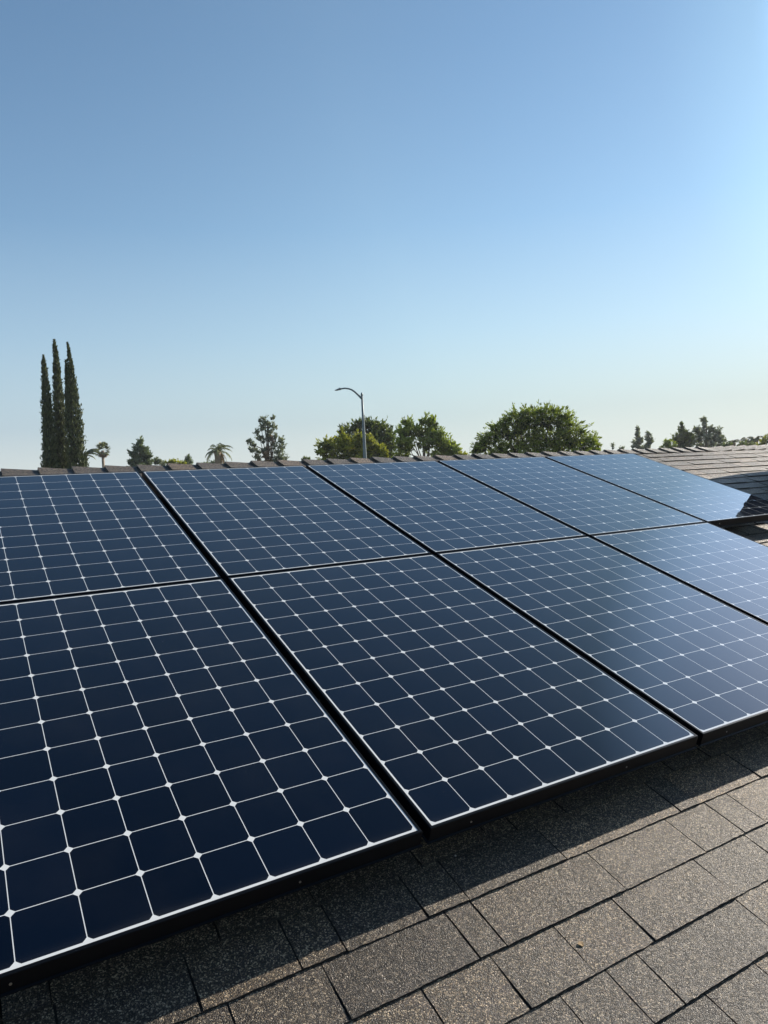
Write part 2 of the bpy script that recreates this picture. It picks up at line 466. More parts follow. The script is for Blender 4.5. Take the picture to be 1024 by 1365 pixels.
def chimney():
    """dark stacked-stone chimney standing on the slope to the right of the array"""
    r = random.Random(21)
    x0, x1 = 6.2, 7.0; c0 = W(6.2, -1.33, NS); c1 = W(6.2, -.50, NS)
    ya, yb = c1.y, c0.y; zt = c0.z + .90; zb = c1.z - .3
    mb = MB(); mb.box(x0 + .03, x1 - .03, ya + .03, yb - .03, zb, zt)
    z = zb
    while z < zt - .02:
        h = min(r.uniform(.035, .06), zt - z)
        for sd_ in range(4):
            ln = (yb - ya) if sd_ in (0, 2) else (x1 - x0)
            t = 0
            while t < ln - .001:
                l = min(r.uniform(.12, .34), ln - t)
                if ln - t - l < .06: l = ln - t
                o = r.uniform(0, .022); g_ = .002
                if sd_ == 0: mb.box(x0 - o, x0 + .05, ya + t + g_, ya + t + l - g_, z + g_, z + h - g_)
                elif sd_ == 2: mb.box(x1 - .05, x1 + o, ya + t + g_, ya + t + l - g_, z + g_, z + h - g_)
                elif sd_ == 1: mb.box(x0 + t + g_, x0 + t + l - g_, ya - o, ya + .05, z + g_ * 1.3, z + h - g_ * 1.3)
                else: mb.box(x0 + t + g_, x0 + t + l - g_, yb - .05, yb + o, z + g_ * 1.3, z + h - g_ * 1.3)
                t += l
        z += h
    ch = mb.build('chimney', STONE, HOUSE)
    c = MB(); c.box(x0 - .01, x1 + .05, ya - .005, yb + .01, zt, zt + .07)
    c.build('chimney_cap', CONC, ch)
chimney()

# ------------------------------------------------------------------ solar panels
def sweep_frame():
    prof = [(.0015, 0), (0, .0015), (0, .0415), (-.0042, .0432), (-.0042, .046), (.022, .046), (.022, .044),
            (.003, .044), (.003, .006), (.0074, .006), (.0082, .0012), (.0076, 0)]
    v, f = [], []
    for d, n in prof:
        v += [L(d, d, n), L(PW - d, d, n), L(PW - d, PH - d, n), L(d, PH - d, n)]
    k = len(prof)
    for i in range(k):
        j = (i + 1) % k
        for c in range(4):
            c2 = (c + 1) % 4
            f.append((i * 4 + c, i * 4 + c2, j * 4 + c2, j * 4 + c))
    return v, f
def make_panel():
    o = empty('solar_panel', roofM.copy(), '', 'solar panel', 'solar panels of the roof array')
    v, f = sweep_frame()
    fr = build('frame', v, f, FRAME, o)
    lam = MB(); d = .0079
    lam.box(d, PW - d, -(PH - d), -d, -.0058, -.0014)
    lam.build('cell_glass', CELLS, o)
    # drain-hole screws in the lower and upper frame walls
    for uu in (.13, PW - .33):
        s = MB(); s.tube([L(uu, PH + .0002, .024), L(uu, PH + .0016, .024)], .0028, 10)
        s.build('screw', SCREW, fr)
    return o
P0 = make_panel()
def copy_tree(o, parent=None):
    c = o.copy(); C.objects.link(c); c.parent = parent
    for ch in list(o.children): copy_tree(ch, c)
    return c
LAB = {('T', 1): 'solar panel at the left end of the row below the ridge, cypress trees above it',
       ('T', 2): 'solar panel of the row below the ridge, under the two palms and the sparse pine',
       ('T', 3): 'solar panel of the row below the ridge, under the street lamp and rounded trees',
       ('T', 4): 'solar panel of the row below the ridge, under the big feathery tree',
       ('T', 5): 'pale sky-reflecting panel beside the bare shingles, with dark stepped reflection at its right corner',
       ('B', 1): 'nearest solar panel, dark navy, cut off by the left edge of the photo',
       ('B', 2): 'whole dark navy solar panel in the lower row, right of the nearest one',
       ('B', 3): 'lower-row solar panel whose bottom left corner is in view and right side is cut off',
       ('B', 4): 'pale lower-row solar panel at the right edge, beside the open shingle patch'}
first = True
for (row, k), lab in LAB.items():
    o = P0 if first else copy_tree(P0); first = False
    jr = random.Random(k * 7 + (row == 'T'))
    o.matrix_world = Matrix.Translation(W((k - 2) * (PW + GU), 0 if row == 'B' else -(PH + GV), jr.uniform(-.0006, .0006)) ) @ Matrix.Rotation(TH + jr.uniform(-.0006, .0006), 4, 'X')
    o['label'] = lab

def rails():
    spans = [('upper mounting rail under the row below the ridge', -1.20, -1.05, 4.24), ('lower mounting rail under the row below the ridge', -.42, -1.05, 4.24),
             ('upper mounting rail under the lower row', .36, -1.05, 3.17), ('lower mounting rail under the lower row, nearest the shingles', 1.16, -1.05, 3.17)]
    for lab, v, a, b in spans:
        root = empty('mounting_rail', Matrix.Translation(Vector((0, 0, 0))), lab + ', black aluminium', 'mounting rail', 'mounting rails under the array')
        g = MB(); g.box(a, b, -v - .02, -v + .02, -.095, -.0475)
        g.v = to_world_list(g.v); g.build('rail', RAIL, root)
        x = a + .12
        while x < b:
            g = MB(); g.box(x - .02, x + .02, -v - .045, -v - .0215, -.1455, -.07); g.box(x - .03, x + .03, -v - .075, -v + .045, -.1495, -.1450)
            g.v = to_world_list(g.v); g.build('foot', RAIL, root); x += 1.02
rails()

def small_bits():
    p = W(.236, 1.888, NS - .0034)
    g = MB(); r = random.Random(3); n_ = 9
    top = [(.010 * math.cos(2 * PI * i / n_) * r.uniform(.5, 1.1), .007 * math.sin(2 * PI * i / n_) * r.uniform(.6, 1.1), .0008 + .0016 * r.random()) for i in range(n_)]
    bot = [(x, y, z - .0012) for x, y, z in top]
    k = 0; g.v = top + bot + [(0, 0, .0005), (0, 0, -.0007)]
    for i in range(n_):
        j = (i + 1) % n_
        g.f += [(2 * n_, i, j), (2 * n_ + 1, n_ + j, n_ + i), (i, n_ + i, n_ + j, j)]; g.mi += [0] * 3; g.t += [.5] * 3
    o = g.build('dry_leaf', LITTER); o.matrix_world = Matrix.Translation(p) @ Matrix.Rotation(TH, 4, 'X')
    tag(o, 'tiny curled tan dry leaf lying on the sunlit shingles', 'leaf')
    p = W(.113, 1.543, NS - .006)
    g = MB(); g.v = [(.0035 * x, .003 * y, .0025 * z) for x, y, z in ((1, 0, 0), (0, 1.1, 0), (-.9, .1, 0), (0, -1, 0), (.1, 0, 1.2), (0, 0, -1))]
    g.f = [(0, 1, 4), (1, 2, 4), (2, 3, 4), (3, 0, 4), (1, 0, 5), (2, 1, 5), (3, 2, 5), (0, 3, 5)]; g.mi = [0] * 8; g.t = [.5] * 8
    o = g.build('pebble', simple('pale_pebble', (.5, .48, .44), .8)); o.matrix_world = Matrix.Translation(p)
    tag(o, 'small pale pebble on the shaded shingles below the panel gap', 'pebble')
small_bits()

# ------------------------------------------------------------------ things beyond the ridge
Mc = np.array(m.to_3x3())
def pix(x, y, D):
    """world point at horizontal distance D whose direction is that of photo pixel (x, y)"""
    d = Mc @ np.array([(x - 512) / F, -(y - 682.5) / F, -1.0])
    h = math.hypot(d[0], d[1]); return np.array(CAM) + d * (D / h)
def scale_at(x, y, D):
    a, b = pix(x, y, D), pix(x + 1, y, D); c = pix(x, y - 1, D)
    return np.linalg.norm(b - a), abs(c[2] - a[2])
def root_at(name, x, D, label, cat, group=None, ybase=630):
    p = pix(x, ybase, D)
    return empty(name, Matrix.Translation(Vector((p[0], p[1], 0))), label, cat, group)
def axes(x, y, D):
    p = pix(x, y, D) - np.array(CAM); f = np.array([p[0], p[1], 0]); f /= np.linalg.norm(f)
    return np.array([f[1], -f[0], 0]), f, np.array([0, 0, 1.0])      # right, away, up
class Leaves:
    def __init__(s, seed): s.r = np.random.RandomState(seed); s.v = []; s.f = []; s.t = []; s.k = 0
    def add(s, P, size, elong=1.6, dirs=None, tint=None, flat=0.0):
        n = len(P); r = s.r
        if n == 0: return
        a = r.normal(size=(n, 3)) if dirs is None else dirs + r.normal(size=(n, 3)) * .35
        a /= np.linalg.norm(a, axis=1)[:, None] + 1e-9
        b = np.cross(a, r.normal(size=(n, 3))); b /= np.linalg.norm(b, axis=1)[:, None] + 1e-9
        sz = (size * r.uniform(.6, 1.35, n))[:, None]
        a = a * sz * elong; b = b * sz * .62
        q = np.stack([P - a, P + b * 1 - a * .1, P + a, P - b - a * .1], 1).reshape(-1, 3)
        s.v.append(q); s.f += [(s.k + 4 * i, s.k + 4 * i + 1, s.k + 4 * i + 2, s.k + 4 * i + 3) for i in range(n)]
        s.k += 4 * n; s.t.append(np.clip(tint if tint is not None else r.uniform(0, 1, n), 0, 1))
    def build(s, name, mat_, parent):
        v = np.concatenate(s.v) - np.array(parent.location)
        return build(name, v.tolist(), s.f, mat_, parent, tint=np.concatenate(s.t))
def blob_leaves(lv, blobs, D, leaf_px=1.7, dens=1.0, clump=.36, nsub=None, ragged=.10, droop=0, depth=1.0, tint0=.5, up_dirs=False, sprig=1.0):
    """blobs: (px, py, rx, ry) in photo pixels; leaves gather in clumps inside each ellipsoid"""
    r = lv.r
    for bl in blobs:
        x, y, rx_, ry_ = bl[:4]
        off = bl[4] if len(bl) > 4 else r.uniform(-.3, .3)
        rt, aw, up = axes(x, y, D); sc, sv = scale_at(x, y, D)
        RX, RY = rx_ * sc, ry_ * sv; RD = max(RX, RY * .8) * depth
        c = pix(x, y, D) + aw * off * RD
        ns = nsub or max(7, int(rx_ * ry_ / 6)); tot = int(dens * (rx_ + 1) * (ry_ + 1) * 3.4 / leaf_px ** 2 * 2.6)
        per = max(4, tot // ns)
        nf = tot // 3; q_ = r.normal(size=(nf, 3)); q_ /= np.linalg.norm(q_, axis=1)[:, None]; q_ *= (r.rand(nf) ** .4)[:, None]
        lv.add(c + rt[None] * (q_[:, :1] * RX * .82) + aw[None] * (q_[:, 1:2] * RD * .82) + up[None] * (q_[:, 2:] * RY * .82), leaf_px * sc, 1.5, None, tint0 - .1 + .3 * q_[:, 2] + r.uniform(-.25, .25, nf))  # inner fill tinted darker, upper leaves lighter: shading put into leaf colour
        for _ in range(int(sprig * (3 + (rx_ * ry_) ** .5 * 1.6))):        # twigs that stand out of the mass
            d = r.normal(size=3); d[2] = abs(d[2]) * .9 + .1; d /= np.linalg.norm(d); k_ = int(10 + tot / 400)
            sh = c + rt * d[0] * RX * .7 + aw * d[1] * RD * .7 + up * d[2] * RY * .7
            dd = rt * d[0] * RX + aw * d[1] * RD * .5 + up * (d[2] * RY + .25 * RY) + r.normal(size=3) * RX * .2
            tt = r.rand(k_) ** .8
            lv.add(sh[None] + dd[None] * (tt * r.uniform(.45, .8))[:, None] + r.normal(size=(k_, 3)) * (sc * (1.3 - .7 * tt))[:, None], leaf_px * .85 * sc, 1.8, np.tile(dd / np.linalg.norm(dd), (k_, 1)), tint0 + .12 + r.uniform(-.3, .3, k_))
        for _ in range(ns):
            d = r.normal(size=3); d /= np.linalg.norm(d)
            rad = r.uniform(.35, 1.0) ** .6
            if r.rand() < .12: rad += ragged * r.rand() * 2
            cc = c + rt * d[0] * RX * rad + aw * d[1] * RD * rad + up * d[2] * RY * rad
            s = (clump * (RX * RY) ** .5 * .8 + 1.1 * sc) * r.uniform(.45, .95)
            p = r.normal(size=(per, 3)) * .48 * s; p[:, 2] *= .75
            if droop: p[:, 2] -= droop * np.abs(p[:, 0]) * .5
            tb = tint0 - .06 + .26 * d[2] + r.uniform(-.42, .42)  # sunlit tops and shaded interior put into clump tint, higher clumps lighter
            dirs = None
            if up_dirs:
                dirs = np.tile((rt * d[0] * .8 + aw * d[1] * .5 + up * (.7 + .5 * abs(d[2])))[None], (per, 1))
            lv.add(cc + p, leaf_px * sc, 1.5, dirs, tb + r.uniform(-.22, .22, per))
def limbs(root, x, D, ytop, blobs, r0, mat_=BARK, lean=0, name='trunk'):
    g = MB(); loc = np.array(root.location)
    top = pix(x + lean, ytop, D) - loc
    p0 = np.array([0, 0, -.1]); sc, sv = scale_at(x, ytop, D)
    rr = random.Random(int(x))
    pts = [p0 + (top - p0) * t + np.array([rr.uniform(-1, 1), rr.uniform(-1, 1), 0]) * r0 * .6 * (t > 0) for t in (0, .25, .5, .75, 1)]
    g.tube(pts, [r0 * (1.25 - .95 * t) for t in (0, .25, .5, .75, 1)], 8)
    for b in blobs:
        e = pix(b[0], b[1] - b[3] * .3, D) - loc
        t = rr.uniform(.35, .7); a = p0 + (top - p0) * t
        if e[2] < a[2]: a = p0 + (top - p0) * max(.2, (e[2] / max(top[2], .1)) * .7)
        mid = (a + e) / 2 + np.array([0, 0, -.05 * abs(e[2] - a[2])])
        g.tube([a, mid, e], [r0 * .42, r0 * .26, r0 * .10], 6)
    return g.build(name, mat_, root, smooth=True)
def tree(name, x, D, label, cat, blobs, mat_, ytop, r0=.16, seed=1, group=None, lean=0, **kw):
    o = root_at(name, x, D, label, cat, group)
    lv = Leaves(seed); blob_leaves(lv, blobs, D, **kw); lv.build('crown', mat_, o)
    limbs(o, x, D, ytop, blobs, r0, lean=lean)
    return o

# --- three Italian cypresses
def cypress(x, D, ytop, prof, label, seed, spires=()):
    o = root_at('cypress_tree', x, D, label, 'cypress tree', 'tall Italian cypresses on the left')
    loc = np.array(o.location); lv = Leaves(seed); r = lv.r
    rt, aw, up = axes(x, 560, D)
    # prof: (y, left px, right px)
    ys = np.array([p[0] for p in prof]); ls = np.array([p[1] for p in prof]); rs = np.array([p[2] for p in prof])
    sc, _ = scale_at(x, 560, D)
    def shell(ys, ls, rs, n):
        wgt = np.interp(np.linspace(ys[0], ys[-1], 200), ys, rs - ls) + .8
        cdf = np.cumsum(wgt); cdf /= cdf[-1]
        yy = np.interp(r.rand(n), cdf, np.linspace(ys[0], ys[-1], 200))
        lx = np.interp(yy, ys, ls); rx_ = np.interp(yy, ys, rs)
        th = r.rand(n) * 2 * PI
        ph = 7 * np.sin(3 * th + yy * .09 + seed) + yy * .55
        rag = 1 + .17 * np.sin(ph) + .12 * np.sin(yy * .9 + 5 * th) + .10 * np.sin(yy * .31 + 2 * th + seed)
        rad = (r.rand(n) ** .35) * rag * np.clip(r.normal(1, .09, n), .7, 1.35)
        cx = (lx + rx_) / 2; hw = (rx_ - lx) / 2
        P = np.zeros((n, 3))
        for i in range(n):
            P[i] = pix(cx[i] + hw[i] * rad[i] * math.cos(th[i]), yy[i], D)
        P += aw[None] * (hw * sc * rad * np.sin(th))[:, None]
        out = rt[None] * np.cos(th)[:, None] + aw[None] * np.sin(th)[:, None]
        lv.add(P, 1.25 * sc, 1.9, out * .35 + up[None] * 1.0, .40 + .28 * np.sin(ph) + r.uniform(-.3, .3, n))
    shell(ys, ls, rs, 15000)
    for sy, sl, sr in spires: shell(np.array(sy), np.array(sl), np.array(sr), 2200)
    lv.build('crown', L_CYP, o)
    g = MB(); tp = pix(x, ytop + 12, D) - loc
    g.tube([(0, 0, -.1), tuple(tp * .5), tuple(tp)], [.22, .12, .02], 8); g.build('trunk', BARK, o, smooth=True)
def yz(lst): return lst
cypress(58.5, 55, 475, [(474, 57.6, 58.6), (484, 55.5, 61), (510, 56, 65.5), (545, 56, 70), (590, 57.5, 74), (640, 56, 77), (700, 56, 79), (745, 60, 77)], 'left and shortest of the three tall thin cypresses', 31)
cypress(74, 56.5, 453, [(453, 71.5, 73.5), (460, 70.5, 75), (480, 71, 79), (510, 71, 82.5), (550, 71.5, 87), (590, 72, 91.5), (640, 72, 96), (700, 73, 97), (745, 77, 94)], 'middle and tallest of the three thin cypresses', 32)
cypress(93, 55, 457, [(457, 89.3, 90.8), (470, 90, 94.5), (490, 90, 98.5), (515, 89.5, 102.5), (560, 88, 109.5), (590, 90, 112), (620, 92, 117), (700, 92, 123), (745, 97, 118)], 'right cypress of the three, with a second thin spire on its left side', 33,
        spires=[([480, 495, 530, 570], [87, 86.6, 87, 88], [88.3, 90, 92, 95])])

# --- palms
def feather_palm(x, D, ycrown, span, label, seed, nf=16, tr=.2, name='feather_palm', droop=1.0, group=None, only=None, mat_=L_PALM, dry=0):
    o = root_at(name, x, D, label, 'palm tree', group)
    loc = np.array(o.location); sc, _ = scale_at(x, ycrown, D)
    top = pix(x, ycrown, D); rt, aw, up = axes(x, ycrown, D); r = random.Random(seed)
    g = MB(); t = top - loc
    g.tube([(0, 0, -.1), tuple(t * .5), tuple(t * .93), tuple(t)], [tr * 1.2, tr * .9, tr * 1.0, tr * 1.25], 10); g.build('trunk', PBARK, o, smooth=True)
    Ln = span * sc
    for i in range(nf + dry):
        isdry = i >= nf
        a = 2 * PI * i / nf + r.uniform(-.2, .2) if not isdry else r.uniform(-.6, 1.2)
        if only: a = r.uniform(*only)
        el = r.uniform(.15, 1.15) if not isdry else r.uniform(-.8, -.2)
        h = rt * math.cos(a) + aw * math.sin(a)
        lv = Leaves(seed * 50 + i); pts = []; K = 15
        p = top - loc; d_el = el; ln = Ln * r.uniform(.8, 1.1)
        for k in range(K + 1):
            pts.append(p.copy()); dd = h * math.cos(d_el) + up * math.sin(d_el)
            p = p + dd * ln * 1.25 / K; d_el -= droop * (2.1 / K) * (1 if k > 2 else .5)
        vs, fs, ts = [], [], []
        side = np.cross(h, up)
        for k in range(1, K + 1):
            for s_ in (-1, 1):
                for q in range(2):
                    b = pts[k - 1] + (pts[k] - pts[k - 1]) * (q * .5)
                    along = (pts[k] - pts[k - 1]); along /= np.linalg.norm(along)
                    l_ = ln * .30 * math.sin(PI * min(1, (k + 2.5) / (K + 3.5))) * r.uniform(.8, 1.1)
                    e = b + side * s_ * l_ * .72 + along * l_ * .5 - up * l_ * r.uniform(.25, .75)
                    w_ = along * sc * .42
                    n0 = len(vs); vs += [tuple(b - w_), tuple(b + w_), tuple((b + e) / 2 + w_ * .9), tuple(e), tuple((b + e) / 2 - w_ * .9)]
                    fs.append((n0, n0 + 1, n0 + 2, n0 + 3, n0 + 4)); ts.append(r.random())
        gg = MB(); gg.tube(pts, [sc * .35 * (1 - k / (K + 4)) for k in range(K + 1)], 5)
        n0 = len(vs); vs += gg.v; fs += [tuple(n0 + j for j in f_) for f_ in gg.f]; ts += [.6] * len(gg.f)
        build('frond', vs, fs, L_DRY if isdry else mat_, o, tint=ts)
    return o
feather_palm(290, 80, 602, 21, 'feather palm with arching fronds and dry brown skirt, left of the sparse pine', 3, nf=15, tr=.32, dry=5)
feather_palm(112, 75, 607, 19, 'palm behind the right cypress, only a few drooping grey fronds showing', 5, nf=9, tr=.25, only=(-.5, .35), droop=.8)
feather_palm(978, 110, 590, 12, 'leftmost of the three small far palms above the bare roof', 6, nf=12, tr=.25, droop=1.3)
feather_palm(996, 112, 588, 13, 'middle of the three small far palms above the bare roof', 7, nf=12, tr=.25, droop=1.2)
feather_palm(1008, 108, 586, 14, 'rightmost of the three small far palms, tallest arching fronds', 8, nf=13, tr=.25, droop=1.2)

def fan_palm(x, D, y, rpx, label, seed):
    o = root_at('fan_palm', x, D, label, 'palm tree'); loc = np.array(o.location)
    top = pix(x, y, D) - loc; sc, _ = scale_at(x, y, D); rt, aw, up = axes(x, y, D); r = random.Random(seed)
    g = MB(); g.tube([(0, 0, -.1), tuple(top * .6), tuple(top)], [.26, .17, .2], 10); g.build('trunk', PBARK, o, smooth=True)
    for dry in (0, 1):
        vs, fs, ts = [], [], []
        for i in range(80 if not dry else 30):
            a = r.uniform(0, 2 * PI); el = r.uniform(-.7, 1.45) if not dry else r.uniform(-1.35, -.75)
            d = (rt * math.cos(a) + aw * math.sin(a)) * math.cos(el) + up * math.sin(el)
            L1 = rpx * sc * r.uniform(.45, .85) * (.8 if dry else 1); c = top + d * L1
            s = np.cross(d, up); s /= np.linalg.norm(s) + 1e-9; nn = np.cross(s, d)
            for k in range(9):
                t = (k - 4) / 4 * 1.15; e = c + (d * math.cos(t) + s * math.sin(t)) * rpx * sc * .42 + nn * -.1 * rpx * sc * abs(t)
                w_ = (s * math.cos(t) - d * math.sin(t)) * sc * .8
                n0 = len(vs); vs += [tuple(c), tuple((c + e) / 2 + w_), tuple(e), tuple((c + e) / 2 - w_)]; fs.append((n0, n0 + 1, n0 + 2, n0 + 3)); ts.append(r.random())
        build('crown' if not dry else 'dry_skirt', vs, fs, L_DRY if dry else L_PALM, o, tint=ts)
fan_palm(137, 110, 600.5, 11, 'small round-headed fan palm on a thin trunk, right of the cypresses', 9)

# --- far trees on the left
tree('pine_tree', 187, 90, 'dense grey-green cone-shaped pine standing alone between the fan palm and the feather palm', 'pine tree',
     [(187, 590, 4, 6), (185, 598, 7, 6), (192, 600, 6, 6), (180, 606, 7, 7), (196, 608, 7, 7), (188, 610, 9, 8), (178, 616, 7, 7), (198, 617, 6, 7), (188, 622, 13, 8)],
     L_PINE, 586, .22, 41, leaf_px=1.15, dens=1.2, clump=.40, ragged=.2, up_dirs=True)
tree('shrub', 213, 95, 'low dull green shrub just right of the cone-shaped pine', 'shrub', [(208, 615, 4, 4), (216, 618, 7, 5)], L_GREY, 617, .08, 42, leaf_px=1.1)
tree('shrub', 232, 90, 'low yellow-green shrub left of the small conifer', 'shrub', [(226, 618, 5, 4), (235, 618, 8, 5), (243, 619, 4, 3)], L_YEL, 616, .08, 43, leaf_px=1.1)
tree('conifer_tree', 251, 105, 'tiny dark conifer left of the feather palm', 'conifer', [(251, 610, 2.5, 3), (251, 614, 4, 4), (251, 619, 5.5, 5)], L_PINE, 607, .12, 44, leaf_px=1.0, dens=1.3, up_dirs=True)
tree('shrub', 280, 95, 'low pale green shrub at the foot of the feather palm', 'shrub', [(275, 619, 5, 3), (284, 618, 4, 3)], L_GREY, 617, .08, 45, leaf_px=1.0)

def sparse_pine():
    o = root_at('sparse_pine', 357, 80, 'tall sparse pine with brown dead patches and gaps of sky, left of the street lamp', 'pine tree')
    green = [(353, 559, 4.5, 4.5), (364, 557.5, 2.3, 2.6), (347, 561, 2.5, 2), (356, 567, 7, 5), (365, 570, 4, 5), (350, 572, 5, 4), (358, 577, 4.5, 4), (342, 578, 3, 4.5), (346, 584, 4, 3), (351, 587, 4.5, 4), (367, 583, 3.5, 4), (358, 586, 3.5, 4),
             (332, 590, 3.4, 4), (338, 594, 3, 3.5), (337, 600, 5, 4.5), (343, 604, 4.5, 4.5), (343, 612, 4.5, 6), (375, 587, 4, 4), (376, 597, 6, 5), (372, 606, 8, 7), (379, 612, 6, 6), (369, 616, 8, 5), (366, 594, 4, 4), (352, 603, 3, 4)]
    brown = [(361, 584, 3, 3.5), (364, 590, 3.5, 4), (358, 598, 4, 5), (356, 606, 6, 6), (358, 614, 6, 5), (347, 617, 4, 4)]
    lv = Leaves(51); blob_leaves(lv, green, 80, leaf_px=1.05, dens=.42, clump=.45, ragged=.3, up_dirs=True, sprig=.7); lv.build('crown', L_GREY, o)
    lv = Leaves(52); blob_leaves(lv, brown, 80, leaf_px=1.0, dens=.6, clump=.55, sprig=.4); lv.build('dead_foliage', L_DRY, o)
    limbs(o, 357, 80, 560, green[::2] + brown[1:4], .20)
sparse_pine()
tree('shrub', 409, 75, 'small tuft of dark shrub between the sparse pine and the rounded trees', 'shrub', [(406, 613, 3, 2.5), (411, 614, 4, 3)], L_DARK, 612, .06, 46, leaf_px=1.0)

# --- broad trees in the middle
tree('broadleaf_tree', 495, 68, 'dark rounded tree behind the street lamp pole', 'tree',
     [(464, 577, 11, 10), (455, 588, 9, 8), (480, 572, 10, 11), (487, 566, 8, 7), (497, 570, 12, 11), (508, 575, 13, 12), (517, 586, 11, 12), (500, 592, 20, 16), (520, 602, 10, 14), (475, 595, 18, 14), (500, 618, 24, 12)],
     L_DARK, 572, .26, 61, leaf_px=1.5, dens=1.0, clump=.34)
tree('broadleaf_tree', 458, 58, 'yellow-green rounded tree in front, crossing behind the lower lamp pole', 'tree',
     [(436, 593, 11, 9), (431, 603, 8, 8), (448, 603, 11, 12), (459, 590, 9, 11), (466, 602, 12, 14), (478, 588, 9, 10), (494, 590, 7, 8), (486, 603, 11, 13), (505, 600, 9, 8), (512, 606, 6, 7), (440, 616, 16, 9), (470, 618, 22, 10), (500, 618, 16, 9)],
     L_YEL, 586, .2, 62, leaf_px=1.45, dens=.95, clump=.36)
tree('broadleaf_tree', 565, 62, 'open green tree with several stems showing, between the lamp and the big feathery tree', 'tree',
     [(544, 566, 8, 8), (538, 577, 9, 9), (550, 574, 10, 9), (568, 562, 8, 8), (577, 566, 7, 9), (562, 575, 9, 8), (575, 580, 12, 10), (586, 582, 9, 10), (541, 592, 13, 12), (570, 592, 13, 9), (590, 594, 12, 11), (600, 600, 10, 10), (538, 606, 10, 9), (586, 608, 14, 8), (604, 609, 10, 6), (610, 603, 5, 5)],
     L_MES, 570, .16, 63, leaf_px=1.45, dens=.9, clump=.36)
tree('shrub', 617, 60, 'low yellow-green bush at the left foot of the big feathery tree', 'shrub', [(614, 607, 6, 5), (622, 611, 6, 4)], L_YEL, 606, .06, 64, leaf_px=1.3)

def feathery_tree():
    o = root_at('feathery_tree', 712, 46, 'biggest tree beyond the ridge, broad and shaggy with feathery bright green foliage', 'tree')
    blobs = [(712, 556, 20, 14), (690, 562, 18, 14), (735, 558, 20, 14), (752, 566, 15, 14), (668, 574, 16, 14), (700, 580, 24, 16), (735, 582, 24, 16), (765, 582, 17, 15), (652, 588, 14, 12), (680, 596, 22, 14),
             (720, 598, 26, 14), (760, 598, 22, 13), (786, 594, 13, 13), (640, 597, 10, 10), (660, 606, 18, 10), (790, 604, 12, 9), (634, 606, 7, 6), (700, 612, 40, 12), (750, 612, 40, 12)]
    lv = Leaves(71); blob_leaves(lv, blobs, 46, leaf_px=1.15, dens=.66, clump=.26, ragged=.25, up_dirs=True, tint0=.40, sprig=1.0)
    r = np.random.RandomState(72); rt, aw, up = axes(712, 580, 46); sc, _ = scale_at(712, 580, 46)
    g = MB(); loc = np.array(o.location)
    out = [(640, 577), (633, 590), (627, 597), (652, 567), (662, 561), (655, 573), (670, 551), (695, 541), (700, 538), (705, 545), (712, 540), (722, 543), (730, 538), (738, 540), (746, 541), (757, 543), (764, 547), (770, 556), (765, 553),
           (779, 562), (786, 568), (793, 575), (799, 578), (803, 582), (802, 593), (790, 565), (745, 546), (682, 551), (647, 575), (664, 569), (674, 560), (635, 583), (626, 603), (752, 541), (727, 541)]
    for tx, ty in out:
        a = pix(tx + (712 - tx) * .38, ty + (590 - ty) * .38, 46) + aw * r.uniform(-1, 1) * .8; e = pix(tx, ty, 46) + aw * r.uniform(-1, 1) * .8
        n = 46; t = r.rand(n) ** .8; p = a[None] + (e - a)[None] * t[:, None] + r.normal(size=(n, 3)) * sc * (2.3 * (1 - t * .75))[:, None]
        d = (e - a) / np.linalg.norm(e - a)
        lv.add(p, 1.1 * sc, 2.2, np.tile(d, (n, 1)), .5 + r.uniform(-.4, .4, n))
    lv.build('crown', L_MES, o)
    limbs(o, 712, 46, 590, blobs[:14], .22)
feathery_tree()
tree('shrub', 816, 80, 'thin wispy twig tips right of the big feathery tree', 'shrub', [(817, 595, 1.5, 4), (829, 598, 3, 2)], L_GREY, 594, .04, 65, leaf_px=.8, dens=.5)
CON = 'far conifers above the right end of the ridge'
tree('conifer_tree', 850, 120, 'taller and left one of the two thin far conifers', 'conifer', [(850, 573, 2.2, 3.5), (849, 579, 3.8, 3.5), (851, 585, 4.6, 3.5), (848, 590, 5, 3.2), (854, 589, 4.5, 3), (847, 595, 5, 3), (856, 597, 6, 3)], L_GREY, 570, .16, 81, group=CON, leaf_px=.95, dens=1.0, up_dirs=True)
tree('conifer_tree', 865, 118, 'shorter and right one of the two thin far conifers', 'conifer', [(864, 579, 2.6, 3), (864, 584, 4, 3.6), (866, 590, 4.6, 4), (864, 596, 4.5, 4), (868, 586, 2.5, 2)], L_GREY, 577, .15, 82, group=CON, leaf_px=.95, dens=1.0, up_dirs=True)
tree('shrub', 893, 100, 'light green rounded bush left of the dark far conifer', 'shrub', [(890, 591, 4.5, 5), (895, 596, 7, 5), (884, 598, 4, 3)], L_MES, 590, .08, 83, leaf_px=1.0)
tree('conifer_tree', 910, 105, 'wide dark far conifer with a pointed top, above the bare shingles', 'conifer', [(909, 567, 1.8, 4), (909, 574, 4.5, 4.5), (907, 581, 8, 6), (915, 580, 6, 5), (902, 587, 8, 6), (912, 589, 11, 8), (918, 585, 6, 6), (908, 598, 14, 7)], L_DARK, 564, .2, 84, group=CON, leaf_px=1.05, dens=1.25, up_dirs=True)
tree('broadleaf_tree', 942, 108, 'far airy tree with a small round tuft on top, right of the dark conifer', 'tree',
     [(939, 560.5, 4.5, 4), (939, 567, 3, 3), (928, 574, 5, 5), (936, 576, 6, 5), (947, 573, 6, 5), (955, 576, 6, 5), (930, 585, 8, 7), (943, 584, 9, 7), (955, 585, 8, 6), (962, 588, 6, 5), (922, 592, 6, 6), (940, 594, 16, 6), (962, 595, 10, 4)], L_GREY, 562, .2, 85, leaf_px=1.05, dens=.85, clump=.45)
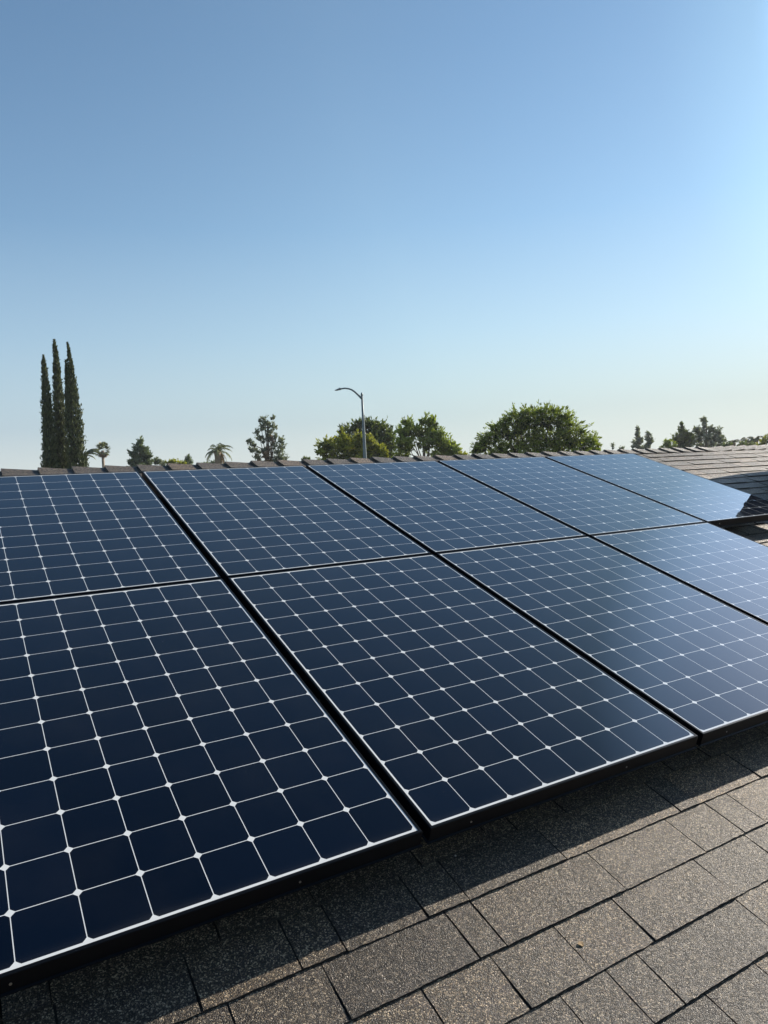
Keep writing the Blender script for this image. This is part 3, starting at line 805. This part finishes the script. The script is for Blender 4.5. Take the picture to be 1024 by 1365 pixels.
tree('shrub', 1020, 95, 'yellow-green bush at the right edge beside the far palms', 'shrub', [(1018, 590, 5, 5), (1026, 586, 7, 6), (1014, 594, 5, 3)], L_YEL, 586, .1, 86, leaf_px=1.1)
tree('shrub', 985, 100, 'low dark bush between the far palms', 'shrub', [(970, 594, 6, 4), (990, 594, 7, 4), (1003, 594, 6, 4)], L_DARK, 592, .08, 87, leaf_px=1.0)

# --- street lamp
def lamp():
    D = 36
    o = root_at('street_lamp', 487.6, D, 'grey-green steel street lamp with a curved arm reaching left, standing before the rounded trees', 'street lamp')
    loc = np.array(o.location); P = lambda x, y: tuple(pix(x, y, D) - loc)
    sc, _ = scale_at(484, 560, D)
    base = np.array([0, 0, -.1]); top = np.array(P(482.6, 527)); top[:2] *= 1
    pts = [tuple(base + (top - base) * t) for t in (0, .3, .6, .85, 1)]
    g = MB(); g.tube(pts, [sc * 3.7, sc * 3.2, sc * 2.6, sc * 1.75, sc * 1.3], 16); g.build('pole', GALV, o, smooth=True)
    g = MB(); g.tube([P(482.6, 527.2), P(482.5, 526), P(482.4, 524), P(482.4, 523)], [sc * 1.6, sc * 1.7, sc * 1.0, sc * .3], 12); g.build('pole_cap', GALV, o, smooth=True)
    arm = [(482.9, 532), (480.5, 529.5), (477, 526), (473, 522.3), (469, 519.6), (465, 518.2), (460, 517.6), (455, 518.2)]
    g = MB(); g.tube([P(*a) for a in arm], [sc * 1.5, sc * 1.4, sc * 1.3, sc * 1.2, sc * 1.15, sc * 1.1, sc * 1.05, sc * 1.0], 10); g.build('arm', GALV, o, smooth=True)
    rt, aw, up = axes(452, 519, D)
    a = np.array(P(457, 518.2)); b = np.array(P(446.2, 520.6)); d = b - a
    vs, fs = [], []; K = 9
    prof = [(0, 1.0, .9), (.12, 1.2, 1.2), (.25, 1.9, 1.9), (.45, 2.3, 1.9), (.65, 2.3, 1.5), (.85, 1.8, 1.0), (1, .9, .5)]
    for t, wd, ht in prof:
        c = a + d * t
        for j in range(10):
            th = 2 * PI * j / 10; zz = math.sin(th); zz = zz if zz > 0 else zz * .55
            vs.append(tuple(c + aw * math.cos(th) * wd * sc + up * zz * ht * sc))
    for i in range(len(prof) - 1):
        for j in range(10): fs.append((i * 10 + j, i * 10 + (j + 1) % 10, (i + 1) * 10 + (j + 1) % 10, (i + 1) * 10 + j))
    fs.append(tuple(range(10))[::-1]); k = (len(prof) - 1) * 10; fs.append(tuple(k + j for j in range(10)))
    h = build('lamp_head', vs, fs, LUM, o, smooth=True)
    c = a + d * .6
    g = MB()
    q = []
    for j in range(12):
        th = 2 * PI * j / 12; q.append(c + d * .26 * math.cos(th) + aw * math.sin(th) * 1.2 * sc)
    top_ = [tuple(x - up * sc * .45) for x in q]; bot = [tuple(c + (x - c) * .75 - up * sc * .95) for x in q]
    g.v = top_ + bot; g.f = [(i, (i + 1) % 12, 12 + (i + 1) % 12, 12 + i) for i in range(12)] + [tuple(range(12, 24))]; g.mi = [0] * 13; g.t = [.5] * 13
    g.build('lens', LENS, h, smooth=True)
    g = MB(); c = a + d * .42 + up * sc * 1.1
    g.tube([tuple(c), tuple(c + up * sc * 1.3)], sc * .62, 10); g.build('photocell', GALV, h)
lamp()

# ------------------------------------------------------------------ thin haze in the air
def haze():
    m_ = bpy.data.materials.new('summer_haze'); m_.use_nodes = True; t = m_.node_tree
    t.nodes.remove(t.nodes['Principled BSDF'])
    v = t.nodes.new('ShaderNodeVolumePrincipled'); v.inputs['Color'].default_value = (.92, .95, 1, 1)
    v.inputs['Density'].default_value = HAZE; v.inputs['Anisotropy'].default_value = .3
    t.links.new(v.outputs[0], t.nodes['Material Output'].inputs['Volume'])
    a = MB(); a.box(-260, 330, -30, 260, -1.0, 20)
    tag(a.build('haze', m_), kind='stuff')
HAZE = .0003
haze()
